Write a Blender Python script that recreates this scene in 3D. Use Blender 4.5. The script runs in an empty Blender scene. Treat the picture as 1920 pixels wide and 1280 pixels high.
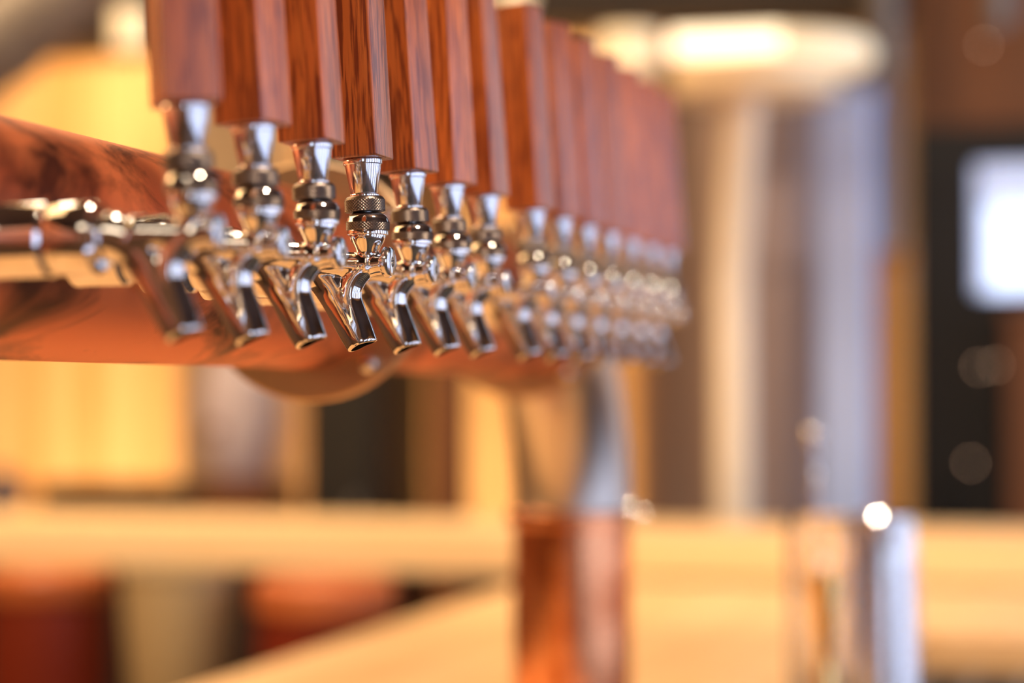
import bpy, bmesh, math, random
from mathutils import Vector, Matrix
random.seed(7)
C = bpy.context.scene
COL = C.collection
PI = math.pi

# ------------------------------------------------------------------ camera
F = 4200.0                                   # focal length for a 1920 px wide frame
TH = math.atan(1140 / F)                     # the row of taps runs away 15 degrees to the right of the view
PITCH = math.atan(95 / F)
CAM = Vector((0, 0, 1.37))
cd = bpy.data.cameras.new('camera')
cam = bpy.data.objects.new('camera', cd)
COL.objects.link(cam)
cam.location = CAM
cam.rotation_euler = (PI / 2 + PITCH, 0, TH)
cd.sensor_width = 36
cd.lens = F / 1920 * 36
cd.clip_start = 0.01
cd.dof.use_dof = True
cd.dof.focus_distance = 1.16
cd.dof.aperture_fstop = 2.7
C.camera = cam

# ------------------------------------------------------------------ view, world
C.view_settings.view_transform = 'Standard'
C.view_settings.look = 'None'
C.view_settings.gamma = 1
C.view_settings.exposure = 0.0
C.view_settings.use_curve_mapping = False
C.cycles.use_denoising = True
C.cycles.max_bounces = 8
C.cycles.sample_clamp_indirect = 12
w = bpy.data.worlds.new('world')
C.world = w
w.use_nodes = True
w.node_tree.nodes['Background'].inputs[0].default_value = (0.55, 0.7, 1, 1)
w.node_tree.nodes['Background'].inputs[1].default_value = 0.3


def light(kind, name, loc, energy, color, size=0.1, size_y=None, target=None, spot=60, blend=0.8, spread=None):
    d = bpy.data.lights.new(name, kind)
    d.energy = energy
    d.color = color
    if kind == 'AREA':
        d.size = size
        if size_y:
            d.shape = 'RECTANGLE'
            d.size_y = size_y
        if spread:
            d.spread = math.radians(spread)
    else:
        d.shadow_soft_size = size
    if kind == 'SPOT':
        d.spot_size = math.radians(spot)
        d.spot_blend = blend
    o = bpy.data.objects.new(name, d)
    COL.objects.link(o)
    o.location = loc
    if target is not None:
        o.rotation_euler = (Vector(target) - Vector(loc)).to_track_quat('-Z', 'Y').to_euler()
    return o


WARM = (1.0, 0.70, 0.38)
AMBER = (1.0, 0.60, 0.26)
SOFT = (1.0, 0.80, 0.58)
COOL = (0.62, 0.78, 1.0)
# strip washers on the pine boards at the back: one line behind the soffit, an unseen one added behind the back cabinet
for lx, e, wd in ((-2.85, 10.5, .55), (-2.2, 6, .35), (-1.60, 7.5, .35)):
    light('AREA', 'wall_wash', (lx, 5.56, 2.42), e, WARM, wd, .08, target=(lx, 6.08, 1.75))
for lx, e, wd in ((-2.85, 6.5, .55), (-2.2, 3.6, .35), (-1.60, 4.2, .35)):
    light('AREA', 'wall_wash', (lx, 5.55, .95), e, WARM, wd, .08, target=(lx, 6.08, 1.45))
light('AREA', 'wall_wash', (-2.9, 3.6, 2.85), 60, WARM, .1, 3.2, target=(-3.4, 3.6, 1.3))  # added unseen light on the left wall, for the copper column to reflect
light('AREA', 'side_fill', (-2.7, 0.7, 2.0), 26, AMBER, .7, .9, target=(-0.5, 1.1, 1.5))  # added amber light standing in for bounce from the pine boards
# downlights over the counter; spots added to brighten the front of the pale ledge
for lx, ly, e in ((-0.6, 2.6, 60), (0.3, 3.3, 48), (-0.70, 1.45, 40)):
    light('SPOT', 'counter_downlight', (lx, ly, 2.85), e, SOFT, 0.05, target=(lx, ly, 1.0), spot=70)
for lx, e in ((-2.5, 84), (-1.7, 96), (-0.9, 82), (-0.2, 70)):
    light('SPOT', 'ledge_fill', (lx, 2.3, 2.88), e, SOFT, 0.05, target=(lx, 3.8, 1.08), spot=48)
light('AREA', 'back_wash', (-1.7, 4.05, 2.9), 16, WARM, 2.4, .3, target=(-1.7, 5.2, 1.2))  # added unseen fill on the things along the back wall
# bulbs over the aisle: the small hard highlights on the chrome
for lx, ly, lz, e in ((0.42, 0.75, 2.7, 80), (-1.5, 2.4, 2.7, 14)):
    light('POINT', 'globe_lamp', (lx, ly, lz), e, SOFT, 0.12)
# daylight entering behind the camera; the tall windows on the right are panes of their own
light('AREA', 'cool_light', (0.9, -2.35, 1.8), 7, COOL, .5, 1.3, target=(0, 2, 1.4))
light('AREA', 'cool_light', (0.95, 4.3, 1.6), 17, COOL, 1.2, 1.8, target=(-1.0, 4.6, 1.4))  # added unseen cool light on the bluish-white post and the tank
# warm general light from the room behind the row
light('AREA', 'ceiling_wash', (-1.6, 1.6, 2.9), 60, AMBER, 1.6, 3.0, target=(-1.0, 1.6, 1.2))
light('AREA', 'ceiling_wash', (-0.4, -1.2, 2.9), 9, SOFT, 1.0, .6, target=(-0.4, 1.0, 1.2))


# ------------------------------------------------------------------ helpers
def ray(px, py):
    v = Vector(((px - 960) / F, (640 - py) / F, -1))
    return cam.rotation_euler.to_matrix() @ v


def at(px, py, Y):
    d = ray(px, py)
    return CAM + d * (Y / d.y)


def rgb(h):
    h = h.lstrip('#')
    r = [int(h[i:i + 2], 16) / 255 for i in (0, 2, 4)]
    return tuple(c / 12.92 if c <= .04045 else ((c + .055) / 1.055) ** 2.4 for c in r) + (1,)


def mat(name, color, rough=.5, metal=0.0, emit=None, estr=1.0, trans=0, spec=.5, ior=1.45, coat=0, noise=None, bump=None):
    m = bpy.data.materials.new(name)
    m.use_nodes = True
    nt = m.node_tree
    b = nt.nodes['Principled BSDF']
    c = rgb(color) if isinstance(color, str) else tuple(color) + (1,)
    b.inputs['Base Color'].default_value = c
    b.inputs['Roughness'].default_value = rough
    b.inputs['Metallic'].default_value = metal
    b.inputs['Transmission Weight'].default_value = trans
    b.inputs['Specular IOR Level'].default_value = spec
    b.inputs['IOR'].default_value = ior
    b.inputs['Coat Weight'].default_value = coat
    if emit:
        b.inputs['Emission Color'].default_value = rgb(emit)
        b.inputs['Emission Strength'].default_value = estr
    tc = nt.nodes.new('ShaderNodeTexCoord')
    if noise:                                   # (scale xyz, second colour, low, high)
        sc, c2, lo, hi = noise
        mp = nt.nodes.new('ShaderNodeMapping')
        mp.inputs['Scale'].default_value = sc
        nt.links.new(tc.outputs['Object'], mp.inputs[0])
        oi = nt.nodes.new('ShaderNodeObjectInfo')
        mul = nt.nodes.new('ShaderNodeMath'); mul.operation = 'MULTIPLY'; mul.inputs[1].default_value = 37
        nt.links.new(oi.outputs['Random'], mul.inputs[0])
        nz = nt.nodes.new('ShaderNodeTexNoise'); nz.noise_dimensions = '4D'
        nz.inputs['Scale'].default_value = 1
        nz.inputs['Detail'].default_value = 5
        nt.links.new(mp.outputs[0], nz.inputs['Vector'])
        nt.links.new(mul.outputs[0], nz.inputs['W'])
        cr = nt.nodes.new('ShaderNodeValToRGB')
        cr.color_ramp.elements[0].position = lo
        cr.color_ramp.elements[1].position = hi
        cr.color_ramp.elements[0].color = rgb(c2)
        cr.color_ramp.elements[1].color = c
        nt.links.new(nz.outputs['Fac'], cr.inputs[0])
        nt.links.new(cr.outputs[0], b.inputs['Base Color'])
    if bump:
        sc, st, dist = bump
        mp = nt.nodes.new('ShaderNodeMapping')
        mp.inputs['Scale'].default_value = sc
        nt.links.new(tc.outputs['Object'], mp.inputs[0])
        nz = nt.nodes.new('ShaderNodeTexNoise')
        nz.inputs['Scale'].default_value = 1
        nz.inputs['Detail'].default_value = 3
        nt.links.new(mp.outputs[0], nz.inputs['Vector'])
        bp = nt.nodes.new('ShaderNodeBump')
        bp.inputs['Strength'].default_value = st
        bp.inputs['Distance'].default_value = dist
        nt.links.new(nz.outputs['Fac'], bp.inputs['Height'])
        nt.links.new(bp.outputs[0], b.inputs['Normal'])
    return m


M = {}
M['chrome'] = mat('chrome', (.86, .84, .82), .07, 1)
M['chrome_soft'] = mat('satin_chrome', (.80, .79, .79), .17, 1)
M['knurl'] = mat('knurled_steel', (.21, .17, .15), .36, 1)
M['ferrule'] = mat('ferrule_chrome', (.82, .82, .84), .13, 1)
M['steel'] = mat('brushed_steel', (.62, .56, .50), .34, 1)
M['flange'] = mat('flange_steel', (.60, .42, .26), .45, 1)
M['bore'] = mat('spout_bore', (.12, .10, .09), .4, 1)
M['pine'] = mat('pine_board', '#f2c58c', .6, noise=((9, 9, .8), '#d49c5a', .35, .65))
M['counter'] = mat('maple_counter', '#f3ca96', .42, noise=((14, 1.0, 14), '#dfae74', .3, .7))
M['ledge'] = mat('maple_ledge', '#f7d6a6', .42, noise=((1.0, 14, 14), '#e8be86', .3, .7))
M['dark'] = mat('dark_wood', '#33221a', .5, noise=((9, 9, 1), '#241510', .3, .7))
M['black'] = mat('black_paint', '#0f0a09', .5, noise=((5, 5, 5), '#0a0706', .3, .7))
M['brown'] = mat('brown_wood', '#7a4824', .5, noise=((9, 9, 1), '#5c3418', .3, .7))
M['ochre'] = mat('ochre_wood', '#c98838', .5, noise=((9, 9, 1), '#b06f28', .3, .7))
M['wall'] = mat('tan_plaster', '#9a7455', .9, noise=((3, 3, 3), '#8a6548', .3, .7))
M['floor'] = mat('brown_floor', '#755c48', .6, noise=((6, 1, 6), '#624a38', .3, .7))
M['ceil'] = mat('ceiling_paint', '#4a3429', .9, noise=((3, 3, 3), '#3c2a20', .3, .7))
M['cream'] = mat('streak_cream', '#e3d6c2', .5, noise=((5, 5, 5), '#d6c7b0', .3, .7))
M['cream_dull'] = mat('dull_tan_paint', '#cbb294', .6, noise=((5, 5, 5), '#b89d80', .3, .7))
M['white'] = mat('white_paint', '#b2c4f0', .45, noise=((5, 5, 5), '#a4b6e2', .3, .7))
M['grey'] = mat('grey_metal', '#7d7672', .5, .3, noise=((5, 5, 5), '#6b6460', .3, .7))
M['tank'] = mat('tank_steel', '#9c8a88', .42, .5, noise=((2, 2, .5), '#8c766e', .3, .7))
M['lav'] = mat('lavender_glaze', '#e0d6e6', .5, noise=((5, 5, 5), '#cfc2d2', .3, .7))
M['terra'] = mat('red_clay', '#7c2408', .45, noise=((9, 9, 2), '#611a06', .3, .7))
M['terra_lid'] = mat('orange_clay_lid', '#c06a3a', .4, noise=((9, 9, 9), '#a95629', .3, .7))
M['blue'] = mat('blue_glaze', '#4d5878', .4, noise=((9, 9, 9), '#3e4766', .3, .7))
M['lamp'] = mat('highlight_glow', '#fff1d0', .5, emit='#ffe9c4', estr=2.0)  # bright part of the tank's highlight, put in as emission
M['highlight_dim'] = mat('highlight_rim_glow', '#f3dcb4', .5, emit='#e8d0a8', estr=.06)  # dimmer lower rim of the tank's highlight
M['soft_glow'] = mat('cream_glow', '#fff1d0', .5, emit='#ffe0b0', estr=.5)
M['day'] = mat('daylight_pane', '#eef4ff', .3, emit='#bcd0f8', estr=2.6)
M['day_bg'] = mat('daylight_pane_back', '#eef4ff', .3, emit='#bcd4ff', estr=1.7)
M['day_dim'] = mat('daylight_pane_dim', '#e4ecff', .3, emit='#aebfe8', estr=.65)
M['glint'] = mat('glint_glow', '#ffd9b0', .3, emit='#ffc9a0', estr=7)  # glow that stands in for glints on the dark door
M['glass'] = mat('clear_glass', '#ffffff', .02, trans=1, ior=1.48)


def wood_mat():
    m = bpy.data.materials.new('oak_handle')
    m.use_nodes = True
    nt = m.node_tree
    N, L = nt.nodes.new, nt.links.new
    b = nt.nodes['Principled BSDF']
    tc = N('ShaderNodeTexCoord')
    oi = N('ShaderNodeObjectInfo')
    mul = N('ShaderNodeMath'); mul.operation = 'MULTIPLY'; mul.inputs[1].default_value = 53
    L(oi.outputs['Random'], mul.inputs[0])
    mp = N('ShaderNodeMapping'); mp.inputs['Scale'].default_value = (620, 620, 30)
    L(tc.outputs['Object'], mp.inputs[0])
    n1 = N('ShaderNodeTexNoise'); n1.noise_dimensions = '4D'
    n1.inputs['Scale'].default_value = 1; n1.inputs['Detail'].default_value = 4; n1.inputs['Distortion'].default_value = .6
    L(mp.outputs[0], n1.inputs['Vector']); L(mul.outputs[0], n1.inputs['W'])
    mp2 = N('ShaderNodeMapping'); mp2.inputs['Scale'].default_value = (110, 110, 5)
    L(tc.outputs['Object'], mp2.inputs[0])
    n2 = N('ShaderNodeTexNoise'); n2.noise_dimensions = '4D'
    n2.inputs['Scale'].default_value = 1; n2.inputs['Detail'].default_value = 3; n2.inputs['Distortion'].default_value = 1.2
    L(mp2.outputs[0], n2.inputs['Vector']); L(mul.outputs[0], n2.inputs['W'])
    r1 = N('ShaderNodeValToRGB')
    r1.color_ramp.elements[0].position = .41; r1.color_ramp.elements[0].color = rgb('#8c3e10')
    r1.color_ramp.elements[1].position = .53; r1.color_ramp.elements[1].color = rgb('#e28438')
    L(n1.outputs['Fac'], r1.inputs[0])
    r2 = N('ShaderNodeValToRGB')
    r2.color_ramp.elements[0].position = .3; r2.color_ramp.elements[0].color = rgb('#d88850')
    r2.color_ramp.elements[1].position = .7; r2.color_ramp.elements[1].color = rgb('#ffe0c4')
    L(n2.outputs['Fac'], r2.inputs[0])
    mx = N('ShaderNodeMix'); mx.data_type = 'RGBA'; mx.blend_type = 'MULTIPLY'; mx.inputs['Factor'].default_value = .6
    L(r1.outputs[0], mx.inputs['A']); L(r2.outputs[0], mx.inputs['B'])
    hs = N('ShaderNodeHueSaturation')
    mr = N('ShaderNodeMapRange'); mr.inputs['To Min'].default_value = .72; mr.inputs['To Max'].default_value = 1.02
    L(oi.outputs['Random'], mr.inputs['Value']); L(mr.outputs[0], hs.inputs['Value'])
    L(mx.outputs['Result'], hs.inputs['Color'])
    L(hs.outputs[0], b.inputs['Base Color'])
    b.inputs['Roughness'].default_value = .36
    b.inputs['Coat Weight'].default_value = 1.0
    b.inputs['Coat Roughness'].default_value = .3
    bp = N('ShaderNodeBump'); bp.inputs['Strength'].default_value = .35; bp.inputs['Distance'].default_value = .0004
    L(n1.outputs['Fac'], bp.inputs['Height']); L(bp.outputs[0], b.inputs['Normal'])
    return m


def copper_mat(name, stained):
    m = bpy.data.materials.new(name)
    m.use_nodes = True
    nt = m.node_tree
    N, L = nt.nodes.new, nt.links.new
    b = nt.nodes['Principled BSDF']
    tc = N('ShaderNodeTexCoord')
    mp = N('ShaderNodeMapping'); mp.inputs['Scale'].default_value = (16, 9, 16); mp.inputs['Rotation'].default_value = (.5, .3, .35)
    L(tc.outputs['Object'], mp.inputs[0])
    n1 = N('ShaderNodeTexNoise'); n1.inputs['Scale'].default_value = 1; n1.inputs['Detail'].default_value = 7
    n1.inputs['Roughness'].default_value = .62; n1.inputs['Distortion'].default_value = .9
    L(mp.outputs[0], n1.inputs['Vector'])
    r1 = N('ShaderNodeValToRGB')
    r1.color_ramp.elements[0].position = .37; r1.color_ramp.elements[0].color = rgb('#4c2012' if stained else '#c87044')
    r1.color_ramp.elements[1].position = .54; r1.color_ramp.elements[1].color = rgb('#e07e4c' if stained else '#f6a878')
    L(n1.outputs['Fac'], r1.inputs[0])
    L(r1.outputs[0], b.inputs['Base Color'])
    b.inputs['Metallic'].default_value = .62 if stained else 1
    b.inputs['Roughness'].default_value = .46 if stained else .2
    if stained:
        w_ = N('ShaderNodeMapping'); w_.inputs['Scale'].default_value = (1, 1, 1)
        L(tc.outputs['Object'], w_.inputs[0])
        wv = N('ShaderNodeTexWave'); wv.bands_direction = 'Y'; wv.inputs['Scale'].default_value = 120
        wv.inputs['Distortion'].default_value = 2.0; wv.inputs['Detail'].default_value = 2
        L(w_.outputs[0], wv.inputs['Vector'])
        bp = N('ShaderNodeBump'); bp.inputs['Strength'].default_value = .12; bp.inputs['Distance'].default_value = .0005
        L(wv.outputs['Fac'], bp.inputs['Height']); L(bp.outputs[0], b.inputs['Normal'])
    return m


M['oak'] = wood_mat()
M['copper'] = copper_mat('stained_copper', True)
M['copper_col'] = copper_mat('polished_copper', False)


def link(name, me, parent=None):
    o = bpy.data.objects.new(name, me)
    COL.objects.link(o)
    if parent is not None:
        o.parent = parent
    return o


def obj(name, bm, m, parent=None, smooth=None):
    me = bpy.data.meshes.new(name)
    bm.normal_update()
    if smooth is not None:
        for f in bm.faces:
            f.smooth = True
        for e in bm.edges:
            if len(e.link_faces) == 2 and e.calc_face_angle(0) > math.radians(smooth):
                e.smooth = False
    bm.to_mesh(me)
    bm.free()
    me.materials.append(m)
    return link(name, me, parent)


def thing(name, label, cat, loc=(0, 0, 0), group=None):
    o = bpy.data.objects.new(name, None)
    COL.objects.link(o)
    o.empty_display_size = .02
    o.location = loc
    o['label'] = label
    o['category'] = cat
    if group:
        o['group'] = group
    return o


def tag(o, label, cat, group=None):
    o['label'] = label
    o['category'] = cat
    if group:
        o['group'] = group
    return o


def struct(name, bm, m, smooth=None):
    o = obj(name, bm, m, None, smooth)
    o['kind'] = 'structure'
    return o


def box(x0, x1, y0, y1, z0, z1, bev=0.0, seg=2, bm=None):
    own = bm is None
    b2 = bmesh.new()
    bmesh.ops.create_cube(b2, size=1)
    for v in b2.verts:
        v.co = Vector(((x0 + x1) / 2 + v.co.x * (x1 - x0), (y0 + y1) / 2 + v.co.y * (y1 - y0), (z0 + z1) / 2 + v.co.z * (z1 - z0)))
    if bev:
        bmesh.ops.bevel(b2, geom=b2.edges[:], offset=bev, segments=seg, profile=.5, affect='EDGES')
    if own:
        return b2
    me = bpy.data.meshes.new('t'); b2.to_mesh(me); bm.from_mesh(me); bpy.data.meshes.remove(me); b2.free()
    return bm


def lathe(prof, n=48, axis='Z', knurl=None, origin=(0, 0, 0)):
    """prof: list of (radius, height). knurl: (first row, last row, depth) gives a diamond pattern."""
    bm = bmesh.new()
    rows = []
    for k, (r, h) in enumerate(prof):
        if r < 1e-7:
            rows.append([bm.verts.new((0, 0, h))])
            continue
        ring = []
        for i in range(n):
            a = 2 * PI * i / n
            rr = r
            if knurl and knurl[0] <= k <= knurl[1]:
                if (i + k) % 2:
                    rr = r + knurl[2]
            ring.append(bm.verts.new((rr * math.cos(a), rr * math.sin(a), h)))
        rows.append(ring)
    for A, B in zip(rows, rows[1:]):
        if len(A) == 1 and len(B) == 1:
            continue
        for i in range(n):
            j = (i + 1) % n
            if len(A) == 1:
                bm.faces.new((A[0], B[j], B[i]))
            elif len(B) == 1:
                bm.faces.new((A[i], A[j], B[0]))
            elif knurl and knurl[0] <= rows.index(A) < knurl[1]:
                if (i + rows.index(A)) % 2:          # A[i] is raised: valley runs A[j]-B[i]
                    bm.faces.new((A[i], A[j], B[i])); bm.faces.new((A[j], B[j], B[i]))
                else:
                    bm.faces.new((A[i], A[j], B[j])); bm.faces.new((A[i], B[j], B[i]))
            else:
                bm.faces.new((A[i], A[j], B[j], B[i]))
    bmesh.ops.recalc_face_normals(bm, faces=bm.faces[:])
    if axis == 'X':
        bm.transform(Matrix.Rotation(PI / 2, 4, 'Y'))
    elif axis == 'Y':
        bm.transform(Matrix.Rotation(-PI / 2, 4, 'X'))
    bm.transform(Matrix.Translation(origin))
    return bm


def tube(pts, radii, n=24, bm=None, caps=True):
    if bm is None:
        bm = bmesh.new()
    pts = [Vector(p) for p in pts]
    if not hasattr(radii, '__len__'):
        radii = [radii] * len(pts)
    rings = []
    up = None
    for i, p in enumerate(pts):
        t = (pts[min(i + 1, len(pts) - 1)] - pts[max(i - 1, 0)]).normalized()
        if up is None:
            up = Vector((0, 1, 0)) if abs(t.y) < .9 else Vector((1, 0, 0))
        s = t.cross(up).normalized()
        u = s.cross(t).normalized()
        up = u
        rings.append([bm.verts.new(p + (s * math.cos(2 * PI * k / n) + u * math.sin(2 * PI * k / n)) * radii[i]) for k in range(n)])
    for A, B in zip(rings, rings[1:]):
        for i in range(n):
            j = (i + 1) % n
            bm.faces.new((A[i], A[j], B[j], B[i]))
    if caps:
        bm.faces.new(rings[0][::-1])
        bm.faces.new(rings[-1])
    bmesh.ops.recalc_face_normals(bm, faces=bm.faces[:])
    return bm


def spline(pts, n=6):
    P = [Vector(p) for p in pts]
    P = [P[0] * 2 - P[1]] + P + [P[-1] * 2 - P[-2]]
    out = []
    for i in range(1, len(P) - 2):
        for k in range(n):
            t = k / n
            a, b, c, d = P[i - 1:i + 3]
            out.append(.5 * ((2 * b) + (c - a) * t + (2 * a - 5 * b + 4 * c - d) * t * t + (3 * b - a - 3 * c + d) * t ** 3))
    out.append(P[-2])
    return out


# ------------------------------------------------------------------ room shell
X0, X1, Y0, Y1, ZC = -3.4, 2.6, -2.5, 6.1, 3.0
struct('floor', box(X0, X1, Y0, Y1, -.1, 0), M['floor'])
struct('ceiling', box(X0, X1, Y0, Y1, ZC, ZC + .1), M['ceil'])
struct('wall_left', box(X0 - .1, X0, Y0, Y1, 0, ZC), M['wall'])
struct('wall_right', box(X1, X1 + .1, Y0, Y1, 0, ZC), M['wall'])
struct('wall_near', box(X0, X1, Y0 - .1, Y0, 0, ZC), M['wall'])
wb = struct('wall_back', box(X0, X1, Y1, Y1 + .1, 0, ZC), M['wall'])
# pine boards, each with its own edges, nailed over the back wall
bw = .118
bme = None
x = X0 + .002
while x < X1 - bw:
    if bme is None:
        bo = obj('board', box(0, bw, -.022, 0, .0, ZC, .004, 1), M['pine'], wb)
        bme = bo.data
    else:
        bo = link('board', bme, wb)
    bo.location = (x, Y1 - random.uniform(0, .006), 0)
    x += bw + .006


def window(name, frame_m, pane_m, make, panes):
    o = struct(name, make, frame_m)
    for p in panes:
        q = obj('pane', p, pane_m, o)
    return o


def bars(lst, bm=None):
    bm = bm or bmesh.new()
    for b in lst:
        box(*b, bm=bm)
    return bm


# tall windows in the right wall (they show in the chrome)
wx = X1 - .03
panes, frs = [], []
for i in range(8):
    y0 = -2.4 + i * .95
    panes.append(box(wx, wx + .01, y0 + .05, y0 + .62, .15, 2.6))
    frs += [(wx - .03, wx + .03, y0, y0 + .05, .1, 2.65), (wx - .03, wx + .03, y0 + .62, y0 + .67, .1, 2.65),
            (wx - .03, wx + .03, y0, y0 + .67, .1, .15), (wx - .03, wx + .03, y0, y0 + .67, 2.6, 2.65)]
window('window_2', M['dark'], M['day'], bars(frs), panes)

# dark soffit beam under the ceiling in front of the back wall
pz = at(1000, 62, 5.3).z
struct('trim_1', box(X0, X1, 5.2, 5.45, pz, ZC, .01), M['dark'])

# ------------------------------------------------------------------ bar counters
CT = 1.05                                    # counter top
cb = thing('bar_counter', 'long light maple bar counter running away under the row of taps', 'counter', (-.65, 2.1, 0))


def child_box(name, m, parent, x0, x1, y0, y1, z0, z1, bev=0.004):
    ox, oy, oz = parent.location
    return obj(name, box(x0 - ox, x1 - ox, y0 - oy, y1 - oy, z0 - oz, z1 - oz, bev), m, parent)


nst = 7
CE = -.335
sw = (.975 + CE) / nst
for i in range(nst):
    child_box('stave', M['counter'], cb, -.975 + i * sw, -.975 + (i + 1) * sw - .0015, 0.55, 3.745, CT - .045, CT - random.uniform(0, .0006), .0015)
child_box('base_panel', M['brown'], cb, -.90, -.39, .60, 3.70, .0, CT - .045)

rt = thing('return_counter', 'light maple counter crossing the aisle behind the mixing glass', 'counter', (.8, 3.36, 0))
for i in range(6):
    child_box('stave', M['counter'], rt, -.334, 2.3, 2.98 + i * .1275, 2.98 + (i + 1) * .1275 - .0015, CT - .045, CT, .0015)
child_box('base_panel', M['brown'], rt, -.2, 2.25, 3.04, 3.70, 0, CT - .045)

lg = thing('raised_ledge', 'thick pale maple ledge crossing the whole view behind the copper column', 'ledge', (-.4, 3.9, 0))
zt = CAM.z - .236
for i in range(3):
    child_box('board', M['ledge'], lg, -3.2, 2.35, 3.755 + i * .10, 3.755 + (i + 1) * .10 - .002, CT + .002, zt, .006)
child_box('support_panel', M['brown'], lg, -.9, 2.2, 3.80, 4.0, 0, CT + .002)
child_box('support_panel', M['dark'], lg, -3.15, -3.05, 3.80, 4.0, 0, CT + .002)

# drip rail along the bartender's side, lower than the counter
dr = thing('drip_rail', 'dark steel drip rail along the working side of the bar counter', 'drip rail', (-.1, 2.2, 0))
child_box('tray', M['black'], dr, -.333, .25, .5, 2.96, .98, 1.01, .003)
for k in range(9):
    child_box('slat', M['grey'], dr, -.31 + k * .062, -.298 + k * .062, .52, 2.94, 1.01, 1.013, .001)
child_box('cabinet', M['black'], dr, -.33, .22, .55, 2.94, 0, .98)

# ------------------------------------------------------------------ copper tower
RP = .0585
PX = -.542 * math.cos(TH)
PZ = CAM.z + .074
FY1, FY2, CY = 1.416, 1.963, 2.165
tw = thing('copper_tap_tower', 'long stained copper pipe carrying the taps, turning down into a copper column', 'tap tower', (PX, CY, CT))


def tw_obj(name, bm, m, smooth=None):
    bm.transform(Matrix.Translation(-Vector(tw.location)))
    return obj(name, bm, m, tw, smooth)


NP = 96
tw_obj('pipe', lathe([(RP - .002, .35), (RP, .352), (RP, .9), (RP, FY1 - .008), (RP, FY2), (RP - .003, FY2 + .002)], NP, 'Y', origin=(PX, 0, PZ)), M['copper'], 30)
for yy in (FY1, FY2):
    fl = tw_obj('flange', lathe([(RP - .004, yy - .007), (.0787, yy - .007), (.0806, yy - .0055), (.0806, yy + .0055), (.0787, yy + .007), (RP - .004, yy + .007)], 96, 'Y', origin=(PX, 0, PZ)), M['flange'], 30)
    for a in (-52, 38, 128, 218):
        a = math.radians(a)
        c = Vector((PX + .0700 * math.cos(a), 0, PZ + .0700 * math.sin(a)))
        tw_obj('bolt', lathe([(0, yy - .0145), (.0035, yy - .0142), (.006, yy - .0125), (.0068, yy - .007)], 24, 'Y', origin=c), M['chrome'], 30).parent = tw
# elbow
RE = .19
epts, erad = [], []
for k in range(19):
    a = PI / 2 * k / 18
    epts.append((PX, FY2 + .008 + (RE - .008) * math.sin(a), PZ - RE + RE * math.cos(a)))
    erad.append(RP * .985)
tw_obj('elbow', tube(epts, erad, 64), M['steel'], 40)
zt2 = PZ - RE
cyy = FY2 + RE
tw_obj('column', lathe([(RP - .003, CT + .012), (RP, CT + .012), (RP, zt2 - .012), (RP - .003, zt2 - .010)], 80, origin=(PX, cyy, 0)), M['copper_col'], 30)
tw_obj('column_collar', lathe([(RP - .004, zt2 - .014), (RP + .005, zt2 - .014), (RP + .0065, zt2 - .012), (RP + .0065, zt2 - .002), (RP + .004, zt2), (RP - .004, zt2)], 80, origin=(PX, cyy, 0)), M['copper_col'], 30)
tw_obj('collar_bolt', lathe([(0, .018), (.005, .017), (.007, .012), (.008, 0)], 24, 'X', origin=(PX + RP + .004, cyy - .02, zt2 - .002)), M['chrome'], 30)
tw_obj('base_flange', lathe([(0, CT), (.085, CT), (.087, CT + .002), (.087, CT + .010), (.085, CT + .012), (0, CT + .012)], 80, origin=(PX, cyy, 0)), M['steel'], 30)

# ------------------------------------------------------------------ beer tap
MM = .001


def mm(prof):
    return [(r * MM, h * MM) for r, h in prof]


tap = thing('beer_tap', '', 'beer tap', (0, 0, 0), 'beer taps along the copper pipe')
# cast body with its spout: one continuous surface
bm = bmesh.new()
sp = spline([(-44, 0, .5), (-34, 0, .3), (-25, 0, -4), (-18.5, 0, -12.5), (-13, 0, -22), (-8, 0, -31.5), (-2.8, 0, -40.6)], 5)
nr = len(sp)
rr = []
for k in range(nr):
    t = k / (nr - 1)
    rr.append((9.0 if t < .1 else 0) or (10.6 - 2.4 * t))
tube([p * MM for p in sp], [r * MM for r in rr], 32, bm)
for v in bm.verts:                               # the rear web is flatter than the spout tube
    t = max(0, min(1, (v.co.x / MM + 40) / 18)) * max(0, min(1, (v.co.z / MM + 38) / 24))
    v.co.y *= 1 - .28 * t
tube([Vector(p) * MM for p in ((-26, 0, 1), (-12, 0, 1.0), (0, 0, 1.2), (9.5, 0, 1.4))], [8.8 * MM, 7.0 * MM, 5.2 * MM, 4.9 * MM], 32, bm)
sp = spline([(9.4, 0, 1.2), (4, 0, .8), (-2.5, 0, -1.6), (-8, 0, -8.0), (-9.9, 0, -15.5), (-8.2, 0, -23), (-5.2, 0, -32), (-2.8, 0, -40.6)], 5)
n2 = len(sp) - 1
tube([p * MM for p in sp], [(5.6 + 2.6 * (k / n2) ** 2) * MM for k in range(n2 + 1)], 28, bm)
b3 = lathe(mm([(0, -3), (5.5, -3), (6.2, 1), (5.2, 4.5), (5.4, 7), (6.9, 10), (8.4, 12.6), (9.4, 14.8), (9.6, 17), (0, 17)]), 40)
me_ = bpy.data.meshes.new('t'); b3.to_mesh(me_); bm.from_mesh(me_); b3.free()
raw = obj('raw_body', bm, M['chrome'])
md = raw.modifiers.new('r', 'REMESH'); md.mode = 'VOXEL'; md.voxel_size = .00065
md = raw.modifiers.new('s', 'SMOOTH'); md.factor = .6; md.iterations = 14
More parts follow.
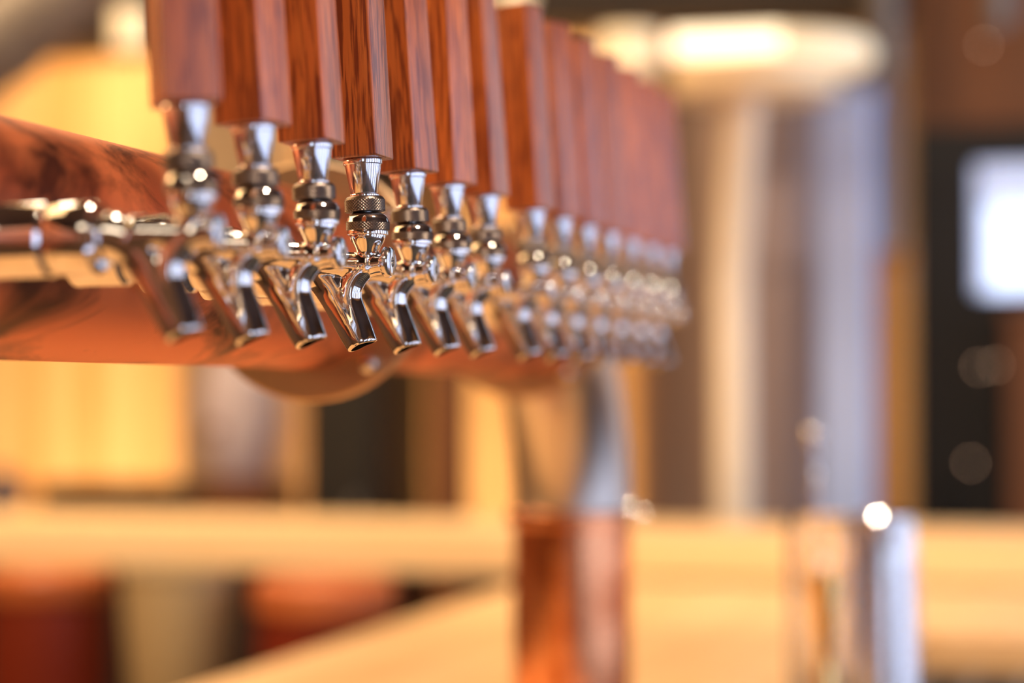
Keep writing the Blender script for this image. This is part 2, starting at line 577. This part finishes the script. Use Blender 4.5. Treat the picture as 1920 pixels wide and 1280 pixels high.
# bore of the spout
tip = Vector((-2.8, 0, -40.6)) * MM
dirn = (Vector((-2.8, 0, -40.6)) - Vector((-8, 0, -31.5))).normalized()
cut = obj('raw_cut', tube([tip - dirn * .009, tip + dirn * .01], [.0066, .0066], 48), M['bore'])
md = raw.modifiers.new('b', 'BOOLEAN'); md.object = cut; md.operation = 'DIFFERENCE'; md.solver = 'EXACT'
dg = bpy.context.evaluated_depsgraph_get()
body_me = bpy.data.meshes.new_from_object(raw.evaluated_get(dg))
body_me.name = 'body'
for p in body_me.polygons:
    p.use_smooth = True
bmb = bmesh.new(); bmb.from_mesh(body_me)
for e in bmb.edges:
    if len(e.link_faces) == 2 and e.calc_face_angle(0) > math.radians(48):
        e.smooth = False
bmb.to_mesh(body_me); bmb.free()
bpy.data.objects.remove(raw); bpy.data.objects.remove(cut)
link('body', body_me, tap)

obj('front_plug', lathe(mm([(0, 11.6), (2.4, 11.6), (2.7, 13.6), (6.0, 13.6), (7.4, 13.0), (8.0, 11.8), (8.0, 9.8), (7.2, 8.8), (0, 8.8)]), 40, 'X', origin=(0, 0, 2.2 * MM)), M['chrome_soft'], tap, 35)
obj('coupling_nut', lathe(mm([(9, -40), (12.6, -40), (15.2, -42), (15.8, -44), (15.8, -60), (15.0, -62), (9, -62)]), 56, 'X'), M['chrome'], tap, 35)
obj('shank_sleeve', lathe(mm([(9, -62.6), (14.8, -63), (16.2, -64.5), (16.2, -86), (16.6, -87), (16.6, -89.4), (9, -89.4)]), 56, 'X'), M['chrome'], tap, 35)
# bonnet: dome, knurled belt, smooth belt
pr = [(4, 27.9)] + [(5.9 + 5.0 * math.cos(math.radians(a)), 22.9 + 5.0 * math.sin(math.radians(a))) for a in range(88, 0, -8)]
nk = 6
a0 = len(pr)
pr += [(11.05, 22.6 - k * .75) for k in range(nk)]
a1 = len(pr) - 1
pr += [(10.6, 18.4), (10.7, 18.1), (10.7, 16.6), (10.2, 16.2), (8, 16.1)]
obj('bonnet', lathe(mm(pr), 80, knurl=(a0, a1, .36 * MM)), M['chrome'], tap, 50).data.materials.append(M['knurl'])
bn = [o for o in tap.children if o.name.startswith('bonnet')][0]
for p in [o for o in tap.children if o.name.startswith('bonnet')][0].data.polygons:
    c = sum((bn.data.vertices[v].co.z for v in p.vertices), 0) / len(p.vertices) / MM
    if 18.5 < c < 22.9:
        p.material_index = 1
        p.use_smooth = False
# the lever assembly leans back towards the pipe
TILT = math.radians(-3.0)
R3 = Matrix.Rotation(TILT, 4, 'Y')


def lev(name, bm_, m, sm=35):
    bm_.transform(R3)
    return obj(name, bm_, m, tap, sm)


pr = [(4, 36.2)] + [(8.3 + 1.9 * math.cos(math.radians(a)), 34.3 + 1.9 * math.sin(math.radians(a))) for a in range(88, 10, -12)]
a0 = len(pr)
pr += [(10.3, 34.2 - k * .8) for k in range(8)]
a1 = len(pr) - 1
pr += [(9.9, 28.2), (4, 28.1)]
lev('locking_nut', lathe(mm(pr), 80, knurl=(a0, a1, .34 * MM)), M['knurl'], 14)
lev('lever_stem', lathe(mm([(3.8, 10), (3.8, 29), (5.0, 34), (5.6, 36.6), (0, 38)]), 32), M['chrome'])
# little lugs around the foot of the ferrule
bm = lathe(mm([(0, 35.2), (7.0, 35.2), (7.9, 36.0), (7.9, 36.9), (7.0, 37.6), (0, 37.6)]), 40)
lev('stem_washer', bm, M['chrome'])
lev('ferrule', lathe(mm([(0, 37), (6.5, 37), (7.0, 37.6), (9.5, 52.6), (10.1, 53.0), (10.3, 54.0), (10.2, 55.0), (9.6, 55.6), (0, 55.6)]), 64), M['ferrule'])
HB = 55.7


def handle_mesh():
    bm = box(-12.5 * MM, 12.5 * MM, -14 * MM, 14 * MM, 0, 137 * MM)
    for v in bm.verts:
        if v.co.z > .1:
            v.co.x *= .90
            v.co.y *= .92
    bmesh.ops.bevel(bm, geom=bm.edges[:], offset=1.3 * MM, segments=3, profile=.6, affect='EDGES')
    return bm


hd = obj('handle', handle_mesh(), M['oak'], tap, 40)
hb = R3 @ Vector((0, 0, HB * MM))

NAMES = ['Nearest, leftmost beer tap, blurred, whose handle is turned to show its lit left side',
         'second beer tap from the left, softly blurred, wide handle lit on its right face',
         'third beer tap from the left, almost sharp, just before the sharpest one',
         'fourth beer tap from the left, the sharpest, with crisp knurled collars and clear spout rim',
         'fifth beer tap from the left, just behind the sharpest one',
         'sixth beer tap from the left, slightly soft, two behind the sharpest',
         'seventh beer tap from the left, last before the wider gap in the row',
         'eighth beer tap from the left, first one after the wider gap in the row',
         'ninth beer tap from the left, second after the wider gap in the row',
         'tenth beer tap from the left, third after the wider gap in the row',
         'eleventh beer tap from the left, fourth from the far end of the row',
         'twelfth beer tap from the left, third from the far end of the row',
         'thirteenth beer tap from the left, last but one at the far end',
         'fourteenth beer tap, farthest and smallest, at the far right end of the row']
NAMES[0] = 'nearest beer tap, leftmost and blurred, its oak handle turned to show a lit left side'
YAW = [-35, 7, 0, 0, 10, 11, 5, 10, 20, 20, 24, 26, 28, 28]
TLT = [0, .3, .4, 0, .6, -.3, .6, .4, .5, .2, 0, .2, 0, .3]
TX = -.389 * math.cos(TH)
TZ = CAM.z + .065
parts0 = list(tap.children)
for i in range(14):
    A = 12.8 + i + (.5 if i >= 7 else 0)
    y = -.389 * math.sin(TH) + .0733 * A / math.cos(TH)
    if i == 0:
        t = tap
        cs = parts0
    else:
        t = tap.copy(); COL.objects.link(t)
        cs = []
        for p in parts0:
            c = p.copy(); COL.objects.link(c); c.parent = t; cs.append(c)
    t.location = (TX, y, TZ)
    t['label'] = NAMES[i]
    for c in cs:
        if c.name.startswith('handle'):
            ex = math.radians(TLT[i])
            c.location = hb
            c.rotation_euler = (Matrix.Rotation(TILT - ex, 3, 'Y') @ Matrix.Rotation(math.radians(-YAW[i]), 3, 'Z')).to_euler()
        if c.name.startswith('front_plug'):
            c.rotation_euler = (0, 0, 0)

# ------------------------------------------------------------------ bar tools on the drip rail
TR = 1.013


def fluted(prof, n=90, fl=18, d=.0012, lo=.02, hi=.21, rmin=.024):
    bm = lathe(prof, n)
    for v in bm.verts:
        r = math.hypot(v.co.x, v.co.y)
        if rmin < r and lo < v.co.z < hi:
            a = math.atan2(v.co.y, v.co.x)
            k = 1 + d / r * math.cos(a * fl)
            v.co.x *= k; v.co.y *= k
    return bm


gx, gy = at(1540, 1100, 2.28).x, 2.28
g = thing('mixing_glass', 'clear fluted mixing glass at the lower right, holding the bar spoon', 'glass', (gx, gy, TR))
gp = [(0, 0), (.030, 0), (.034, .003), (.0345, .03), (.0345, .08), (.0345, .13), (.0345, .18), (.035, .205), (.0355, .228), (.0345, .231),
      (.033, .228), (.032, .205), (.0315, .18), (.0315, .13), (.0315, .08), (.031, .03), (.028, .014), (0, .012)]
obj('glass_wall', fluted(gp), M['glass'], g, 40)
spn = thing('bar_spoon', 'long twisted steel bar spoon standing in the mixing glass', 'spoon', (gx, gy, TR + .014))
p0 = Vector((.008, 0, .010)); p1 = Vector(at(1524, 815, gy)) - Vector(spn.location)
bm = bmesh.new()
n = 90
pts = [p0.lerp(p1, k / n) + Vector((math.cos(k * .9), math.sin(k * .9), 0)) * .0011 for k in range(n + 1)]
tube(pts, .0022, 8, bm)
obj('twisted_shaft', bm, M['chrome'], spn, 40)
obj('end_knob', lathe([(0, -.009), (.005, -.007), (.008, -.002), (.008, .002), (.005, .007), (0, .009)], 24, origin=p1), M['chrome'], spn, 60)
obj('bowl', lathe([(0, 0), (.009, .003), (.012, .009), (.0105, .009), (.008, .004), (0, .0015)], 24, origin=p0 + Vector((0, 0, -.008))), M['chrome'], spn, 40)
brass = mat('brass', (.92, .62, .24), .2, 1)
jy = 2.19
j = thing('brass_jigger', 'tall slender brass double-ended jigger in front of the mixing glass', 'jigger', (at(1546, 1100, jy).x, jy, TR))
obj('lower_cup', lathe([(0, .080), (.007, .084), (.0195, .001), (.0205, 0), (.021, .002), (.009, .092), (.006, .095), (0, .095)], 40), brass, j, 35)
obj('upper_cup', lathe([(0, .0955), (.006, .095), (.0175, .176), (.0175, .180), (.0165, .180), (.006, .105), (0, .102)], 40), brass, j, 35)
obj('bead', lathe([(.0065, .092), (.0095, .093), (.0095, .097), (.0065, .098)], 32), brass, j, 50)
sy = 2.35
k_ = thing('steel_shaker', 'ribbed steel shaker cup standing mouth down, right of the mixing glass', 'shaker', (at(1657, 1100, sy).x, sy, TR))
obj('cup', fluted([(.036, 0), (.0415, 0), (.0415, .006), (.0402, .03), (.039, .06), (.0375, .09), (.036, .12), (.0345, .15), (.033, .18), (.031, .215),
                   (.029, .228), (.024, .232), (0, .233)], 90, 12, .0012, .02, .2, .02), M['chrome_soft'], k_, 35)
obj('rim_band', lathe([(.0413, .001), (.0432, .002), (.0432, .009), (.0413, .010)], 48), M['chrome'], k_, 35)

# ------------------------------------------------------------------ canisters below the ledge, left
bz = .74
bench = thing('low_bench', 'dark low work bench under the ledge at the lower left', 'bench', (-1.9, 3.35, 0))
child_box('bench_top', M['dark'], bench, -2.9, -1.0, 3.05, 3.72, bz - .04, bz)
for lx in (-2.86, -1.08):
    for ly in (3.09, 3.64):
        child_box('leg', M['dark'], bench, lx, lx + .05, ly, ly + .05, 0, bz - .04)


def canister(px, r, lab, Y, ztop, zlid):
    p = at(px, 1100, Y)
    c = thing('canister', lab, 'canister', (p.x, Y, bz), 'clay canisters under the ledge')
    H = ztop - bz
    L_ = zlid - bz
    obj('jar', lathe([(0, 0), (r * .86, 0), (r * .92, .006), (r, H * .5), (r * .99, L_ - .004), (r * .95, L_), (0, L_)], 56), M['terra'], c, 35)
    obj('lid', lathe([(0, L_), (r * 1.02, L_), (r * 1.05, L_ + .005), (r * 1.04, H - .012), (r * .95, H), (r * .3, H + .002), (0, H + .002)], 56), M['terra_lid'], c, 35)
    return c


canister(92, .100, 'dark red clay canister with an orange lid, in the bottom left corner', 3.4, CAM.z - .291, CAM.z - .342)
canister(610, .112, 'dark red clay canister with an orange lid, between cream bucket and counter edge', 3.45, CAM.z - .300, CAM.z - .358)
p = at(330, 1100, 3.40)
bk = thing('bucket', 'cream tapered bucket standing between the two red canisters', 'bucket', (p.x, 3.40, bz))
obj('bucket_wall', lathe([(0, 0), (.062, 0), (.064, .003), (.090, .335), (.094, .337), (.094, .345), (.0885, .346), (.061, .008), (0, .006)], 56), mat('cream_enamel', '#b59c72', .6, noise=((5, 5, 5), '#a58c64', .3, .7)), bk, 35)

# ------------------------------------------------------------------ things against the back wall
bc = thing('back_cabinet', 'long dark cabinet along the back wall, behind the pale ledge', 'cabinet', (-1.8, 5.1, 0))
zc = at(300, 985, 4.9).z
child_box('carcass', M['dark'], bc, -3.3, -1.28, 4.8, 5.35, .08, zc - .03)
child_box('top', M['brown'], bc, -3.32, -1.26, 4.78, 5.37, zc - .03, zc, .004)
child_box('plinth', M['black'], bc, -3.25, -1.32, 4.85, 5.30, 0, .08)
for k in range(4):
    dx = -3.28 + k * .50
    d_ = child_box('door', M['dark'], bc, dx, dx + .47, 4.782, 4.80, .12, zc - .06)
    obj('knob', lathe([(0, -.02), (.010, -.018), (.012, -.012), (.005, -.006), (.005, 0)], 20, 'Y', origin=(dx + .42 - bc.location.x, 4.782 - 5.1, zc * .6)), M['grey'], d_, 35)


def span(px0, px1, Y):
    return at(px0, 735, Y).x, at(px1, 735, Y).x


def zz(py, px, Y):
    return at(px, py, Y).z


def post(lab, px0, px1, Y, m, py_top, depth=.07, cat='post', name='post', cap=True):
    x0, x1 = span(px0, px1, Y)
    z1 = ZC if py_top is None else zz(py_top, (px0 + px1) / 2, Y)
    t = thing(name, lab, cat, ((x0 + x1) / 2, Y, 0))
    child_box('shaft', m, t, x0, x1, Y - depth / 2, Y + depth / 2, .05, z1 - .03, .008)
    child_box('foot', m, t, x0 - .012, x1 + .012, Y - depth / 2 - .012, Y + depth / 2 + .012, 0, .05, .004)
    child_box('cap', m, t, x0 - .006, x1 + .006, Y - depth / 2 - .006, Y + depth / 2 + .006, z1 - .03, z1, .004)
    return t


x0, x1 = span(95, 380, 4.95)
t = thing('storage_box', 'long low dark box on the back cabinet, left of the tan crate', 'box', ((x0 + x1) / 2, 4.95, zc))
child_box('carcass', M['dark'], t, x0, x1, 4.88, 5.1, zc, zz(925, 270, 4.88), .005)
child_box('lid', M['dark'], t, x0 - .005, x1 + .005, 4.875, 5.105, zz(925, 270, 4.88), zz(908, 270, 4.88), .003)
x0, x1 = span(396, 536, 4.98)
ct = zz(900, 460, 4.98)
t = thing('crate', 'tan wooden crate on the back cabinet under the lavender jar', 'crate', ((x0 + x1) / 2, 4.98, zc))
child_box('crate_core', M['dark'], t, x0 + .006, x1 - .006, 4.906, 5.054, zc, ct - .004, .002)
hh = (ct - zc) / 3
for k in range(3):
    child_box('slat', M['brown'], t, x0, x1, 4.9, 4.906, zc + k * hh + .002, zc + (k + 1) * hh - .002, .001)
    child_box('slat', M['brown'], t, x0, x1, 5.054, 5.06, zc + k * hh + .002, zc + (k + 1) * hh - .002, .001)
child_box('top_board', M['brown'], t, x0, x1, 4.9, 5.06, ct - .004, ct, .001)
px_ = at(455, 800, 4.98)
rj = (span(385, 530, 4.98)[1] - span(385, 530, 4.98)[0]) / 2
hj = zz(640, 455, 4.98) - ct
t = thing('lavender_jar', 'round pale lavender jar with a dark spot, standing on the tan crate', 'jar', (px_.x, 4.98, ct))
obj('jar_wall', lathe([(0, 0), (rj * .55, 0), (rj * .7, .01), (rj * .98, hj * .35), (rj, hj * .55), (rj * .9, hj * .8), (rj * .6, hj * .95), (rj * .58, hj), (rj * .5, hj), (0, hj * .97)], 56), M['lav'], t, 50)
obj('dark_spot', lathe([(0, -.006), (.016, -.004), (.018, 0), (.016, .004), (0, .006)], 24, 'Y', origin=(-.03, -rj * .93, hj * .36)), M['brown'], t, 50)['label'] = 'small dark round spot on the jar'
pj = at(2, 930, 4.95)
t = thing('blue_jug', 'blue-grey jug at the left end of the back cabinet', 'jug', (pj.x, 4.95, zc))
hj2 = zz(880, 2, 4.95) - zc
obj('jug_wall', lathe([(0, 0), (.035, 0), (.045, .02), (.048, hj2 * .5), (.03, hj2 * .85), (.032, hj2), (.027, hj2), (0, hj2 * .9)], 40), M['blue'], t, 50)
bm = tube([(.04, 0, hj2 * .35), (.065, 0, hj2 * .45), (.066, 0, hj2 * .7), (.031, 0, hj2 * .85)], .006, 12)
obj('handle', bm, M['blue'], t, 50)
post('tan painted pillar behind the lavender jar', 355, 540, 5.52, M['cream_dull'], None, .16, 'pillar', 'pillar')
# tall dark cupboard
x0, x1 = span(668, 800, 4.75)
t = thing('dark_cupboard', 'tall narrow nearly black cupboard behind the copper pipe', 'cupboard', ((x0 + x1) / 2, 4.85, 0))
t.location = ((x0 + x1) / 2, 4.6, 0)
child_box('carcass', M['black'], t, x0, x1, 4.42, 4.74, 0, 2.3, .004)
d_ = child_box('door', M['black'], t, x0 + .006, x1 - .006, 4.405, 4.42, .1, 2.28, .003)
obj('handle', tube([(.045, -.21, 1.0), (.045, -.225, 1.01), (.045, -.225, 1.14), (.045, -.21, 1.15)], .005, 10), M['grey'], d_, 50)
x0, x1 = span(808, 872, 4.9)


post('brown wooden post just right of the dark cupboard', 808, 872, 4.6, M['brown'], 150)
# steel tank
pc = at(1440, 735, 5.0)
rt_ = span(1200, 1690, 5.0); rr_ = (rt_[1] - rt_[0]) / 2
t = thing('steel_tank', 'tall rounded pale steel tank behind the glowing highlight head', 'tank', (pc.x, 5.0, 0))
zt_ = zz(150, 1440, 5.0)
obj('shell', lathe([(0, .18), (rr_ * .6, .19), (rr_, .28), (rr_, .6), (rr_, zt_ - .05), (rr_ * .97, zt_), (rr_ * .8, zt_ + .05), (rr_ * .4, zt_ + .09), (0, zt_ + .10)], 80), M['tank'], t, 40)
for k in range(3):
    a = k * 2 * PI / 3 + .5
    obj('leg', lathe([(0, 0), (.03, 0), (.02, .01), (.02, .26), (0, .26)], 20, origin=(rr_ * .8 * math.cos(a), rr_ * .8 * math.sin(a), 0)), M['grey'], t, 40)
for zb in (.75, 1.62):
    obj('band', lathe([(rr_ - .001, zb), (rr_ + .006, zb + .003), (rr_ + .006, zb + .022), (rr_ - .001, zb + .025)], 80), M['tank'], t, 40)

# highlight on the tank's shoulder, put in as a glowing head on a stem
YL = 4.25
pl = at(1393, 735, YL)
t = thing('tank_highlight', 'highlight on the steel tank, built as a wide glowing round head on a cream stem', 'lamp', (pl.x, YL, 0))
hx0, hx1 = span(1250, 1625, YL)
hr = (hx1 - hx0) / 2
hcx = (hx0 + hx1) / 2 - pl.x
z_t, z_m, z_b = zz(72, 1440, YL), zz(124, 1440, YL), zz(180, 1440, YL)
obj('shade', lathe([(0, z_m), (hr * .92, z_m), (hr * .96, z_m + .012), (hr * .96, z_t - .02), (hr * .9, z_t - .004), (hr * .5, z_t), (0, z_t)], 64, origin=(hcx + .02, .03, 0)), M['soft_glow'], t, 40)  # upper part of the tank's highlight, put in as a glowing disc
gx0, gx1 = span(1262, 1465, YL - .14)
gr = (gx1 - gx0) / 2
obj('highlight_core', tube([(gx0 - pl.x, -.14, (z_t + z_m) / 2), (gx1 - pl.x, -.14, (z_t + z_m) / 2)], (z_t - z_m) / 2 * .9, 32), M['lamp'], t, 40)
obj('lower_rim', lathe([(0, z_b), (hr * .8, z_b), (hr * .84, z_b + .01), (hr * .84, z_m), (0, z_m)], 64, origin=(hcx * .5, 0, 0)), M['highlight_dim'], t, 40)
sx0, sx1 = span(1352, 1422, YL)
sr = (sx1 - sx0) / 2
obj('stem', tube([(-.012, 0, .04), (-.02, 0, zz(520, 1385, YL)), (.004, 0, z_b)], [sr, sr, sr], 32), M['cream'], t, 40)  # streak of light on the tank, put in as a cream stem
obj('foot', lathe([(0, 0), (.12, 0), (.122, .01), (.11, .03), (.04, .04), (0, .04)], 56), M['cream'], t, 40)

post('smooth bluish-white post right of the cream highlight streak', 1540, 1638, 4.5, M['white'], 175, .09)
post('ochre wooden post beside the white post', 1642, 1705, 4.62, M['ochre'], 470, .07)
post('short reddish-brown wooden post at the right edge under the bright window', 1890, 1990, 4.9, M['brown'], 575, .07)

# small lamps near the ceiling
for k, (pxa, pxb, pya, pyb, Yl, lab) in enumerate(((1122, 1236, 62, 130, 4.6, 'small cream glowing drum lamp left of the large tank highlight'),
                                                    (935, 995, -40, 10, 4.3, 'small cream glowing drum lamp cut by the top edge of the picture'),
                                                    (212, 275, 18, 88, 4.2, 'cream glowing drum lamp above the copper pipe at upper left'))):
    xa, xb = span(pxa, pxb, Yl)
    za, zb = zz(pyb, (pxa + pxb) / 2, Yl), zz(pya, (pxa + pxb) / 2, Yl)
    r = (xb - xa) / 2
    t = thing('pendant_lamp', lab, 'lamp', ((xa + xb) / 2, Yl, za), 'small drum lamps')
    obj('shade', lathe([(0, .004), (r * .97, .004), (r, 0), (r * .96, zb - za), (0, zb - za)], 48), M['soft_glow'], t, 40)
    obj('cord', tube([(0, 0, zb - za), (0, 0, ZC - za)], .004, 8), M['black'], t, 50)

# black door with a daylight pane, right
YD = 5.0
x0, x1 = span(1712, 2050, YD)
wx0, wx1 = span(1830, 1990, YD)
wz0, wz1 = zz(550, 1900, YD), zz(305, 1900, YD)
ztop = zz(235, 1850, YD)
door = struct('door_1', bars([(x0, wx0, YD, YD + .05, 0, ztop), (wx1, x1, YD, YD + .05, 0, ztop), (wx0, wx1, YD, YD + .05, 0, wz0), (wx0, wx1, YD, YD + .05, wz1, ztop)]), M['black'])
wm = zz(378, 1900, YD)
wxs = wx0 + .022
obj('pane', box(wxs, wx1, YD + .015, YD + .03, wz0, wm), M['day_bg'], door)
obj('pane', box(wxs, wx1, YD + .015, YD + .03, wm + .008, wz1), M['day_dim'], door)
obj('pane', box(wx0, wxs - .004, YD + .015, YD + .03, wz0, wz1), M['day_dim'], door)
obj('glazing_bar', box(wxs - .004, wx1, YD + .01, YD + .034, wm, wm + .008), M['black'], door)
obj('handle', tube([(wx0 - .06, YD, 1.0), (wx0 - .06, YD - .04, 1.01), (wx0 - .06, YD - .04, 1.16), (wx0 - .06, YD, 1.17)], .008, 12), M['black'], door, 50)
struct('trim_2', box(x0, x1, YD - .01, YD + .06, ztop, ZC), M['brown'])
# glints on the door and above it, put in as small glowing beads
for pxk, pyk, lab in ((1820, 868, 'lowest small amber glint bead on the black door'), (1836, 688, 'upper left small amber glint bead on the black door'),
                      (1866, 684, 'upper right small amber glint bead on the black door'), (1845, 85, 'small amber glint bead on the brown panel above the black door')):
    q = at(pxk, pyk, YD - .012)
    dim = .0028
    t = thing('glint_bead', lab, 'light', (q.x, YD if pyk > 200 else YD - .01, q.z), 'glint beads')
    obj('lens', lathe([(0, -.012), (dim * .8, -.011), (dim, -.008), (dim, -.004)], 16, 'Y'), M['glint'], t, 50)
    obj('glint_rim', lathe([(dim, -.006), (.006, -.005), (.007, 0)], 20, 'Y'), M['grey'], t, 50)
def hanger(name, lab, cat, px0, px1, Y, py_bot, m):
    x0, x1 = span(px0, px1, Y)
    zb = zz(py_bot, (px0 + px1) / 2, Y)
    t = thing(name, lab, cat, ((x0 + x1) / 2, Y, zb))
    r = (x1 - x0) / 2
    obj('shaft', lathe([(0, 0), (r * .9, 0), (r, .006), (r, ZC - zb - .02), (0, ZC - zb - .02)], 32), m, t, 40)
    obj('ceiling_rose', lathe([(0, ZC - zb - .02), (r * 1.5, ZC - zb - .02), (r * 1.6, ZC - zb), (0, ZC - zb)], 32), m, t, 40)


hanger('service_pipe', 'grey capped pipe hanging from the ceiling in the upper right corner', 'pipe', 1852, 1902, 4.7, 50, M['grey'])
hanger('service_pipe', 'thick grey capped pipe hanging just right of the tank highlight', 'pipe', 1628, 1690, 4.8, 140, M['grey'])

# grey duct crossing the upper left corner
a_ = at(-60, 130, 3.9); b_ = at(330, -200, 3.9)
t = thing('round_duct', 'grey sheet-metal duct crossing the upper left corner', 'duct', tuple(a_))
q = b_ - a_
bm = tube([(-.5, 0, -.18), (0, 0, 0), tuple(q * .5), tuple(q * 1.2)], .085, 40)
obj('duct_wall', bm, M['grey'], t, 40)
for f_ in (.18, .62):
    c0 = q * f_; dn = q.normalized()
    obj('joint_ring', tube([tuple(c0 - dn * .012), tuple(c0 + dn * .012)], .090, 40), M['grey'], t, 40)
obj('hanger', tube([tuple(q * .5 + Vector((0, 0, .08))), tuple(q * .5 + Vector((0, 0, ZC - a_.z - q.z * .5)))], .006, 8), M['black'], t, 40)
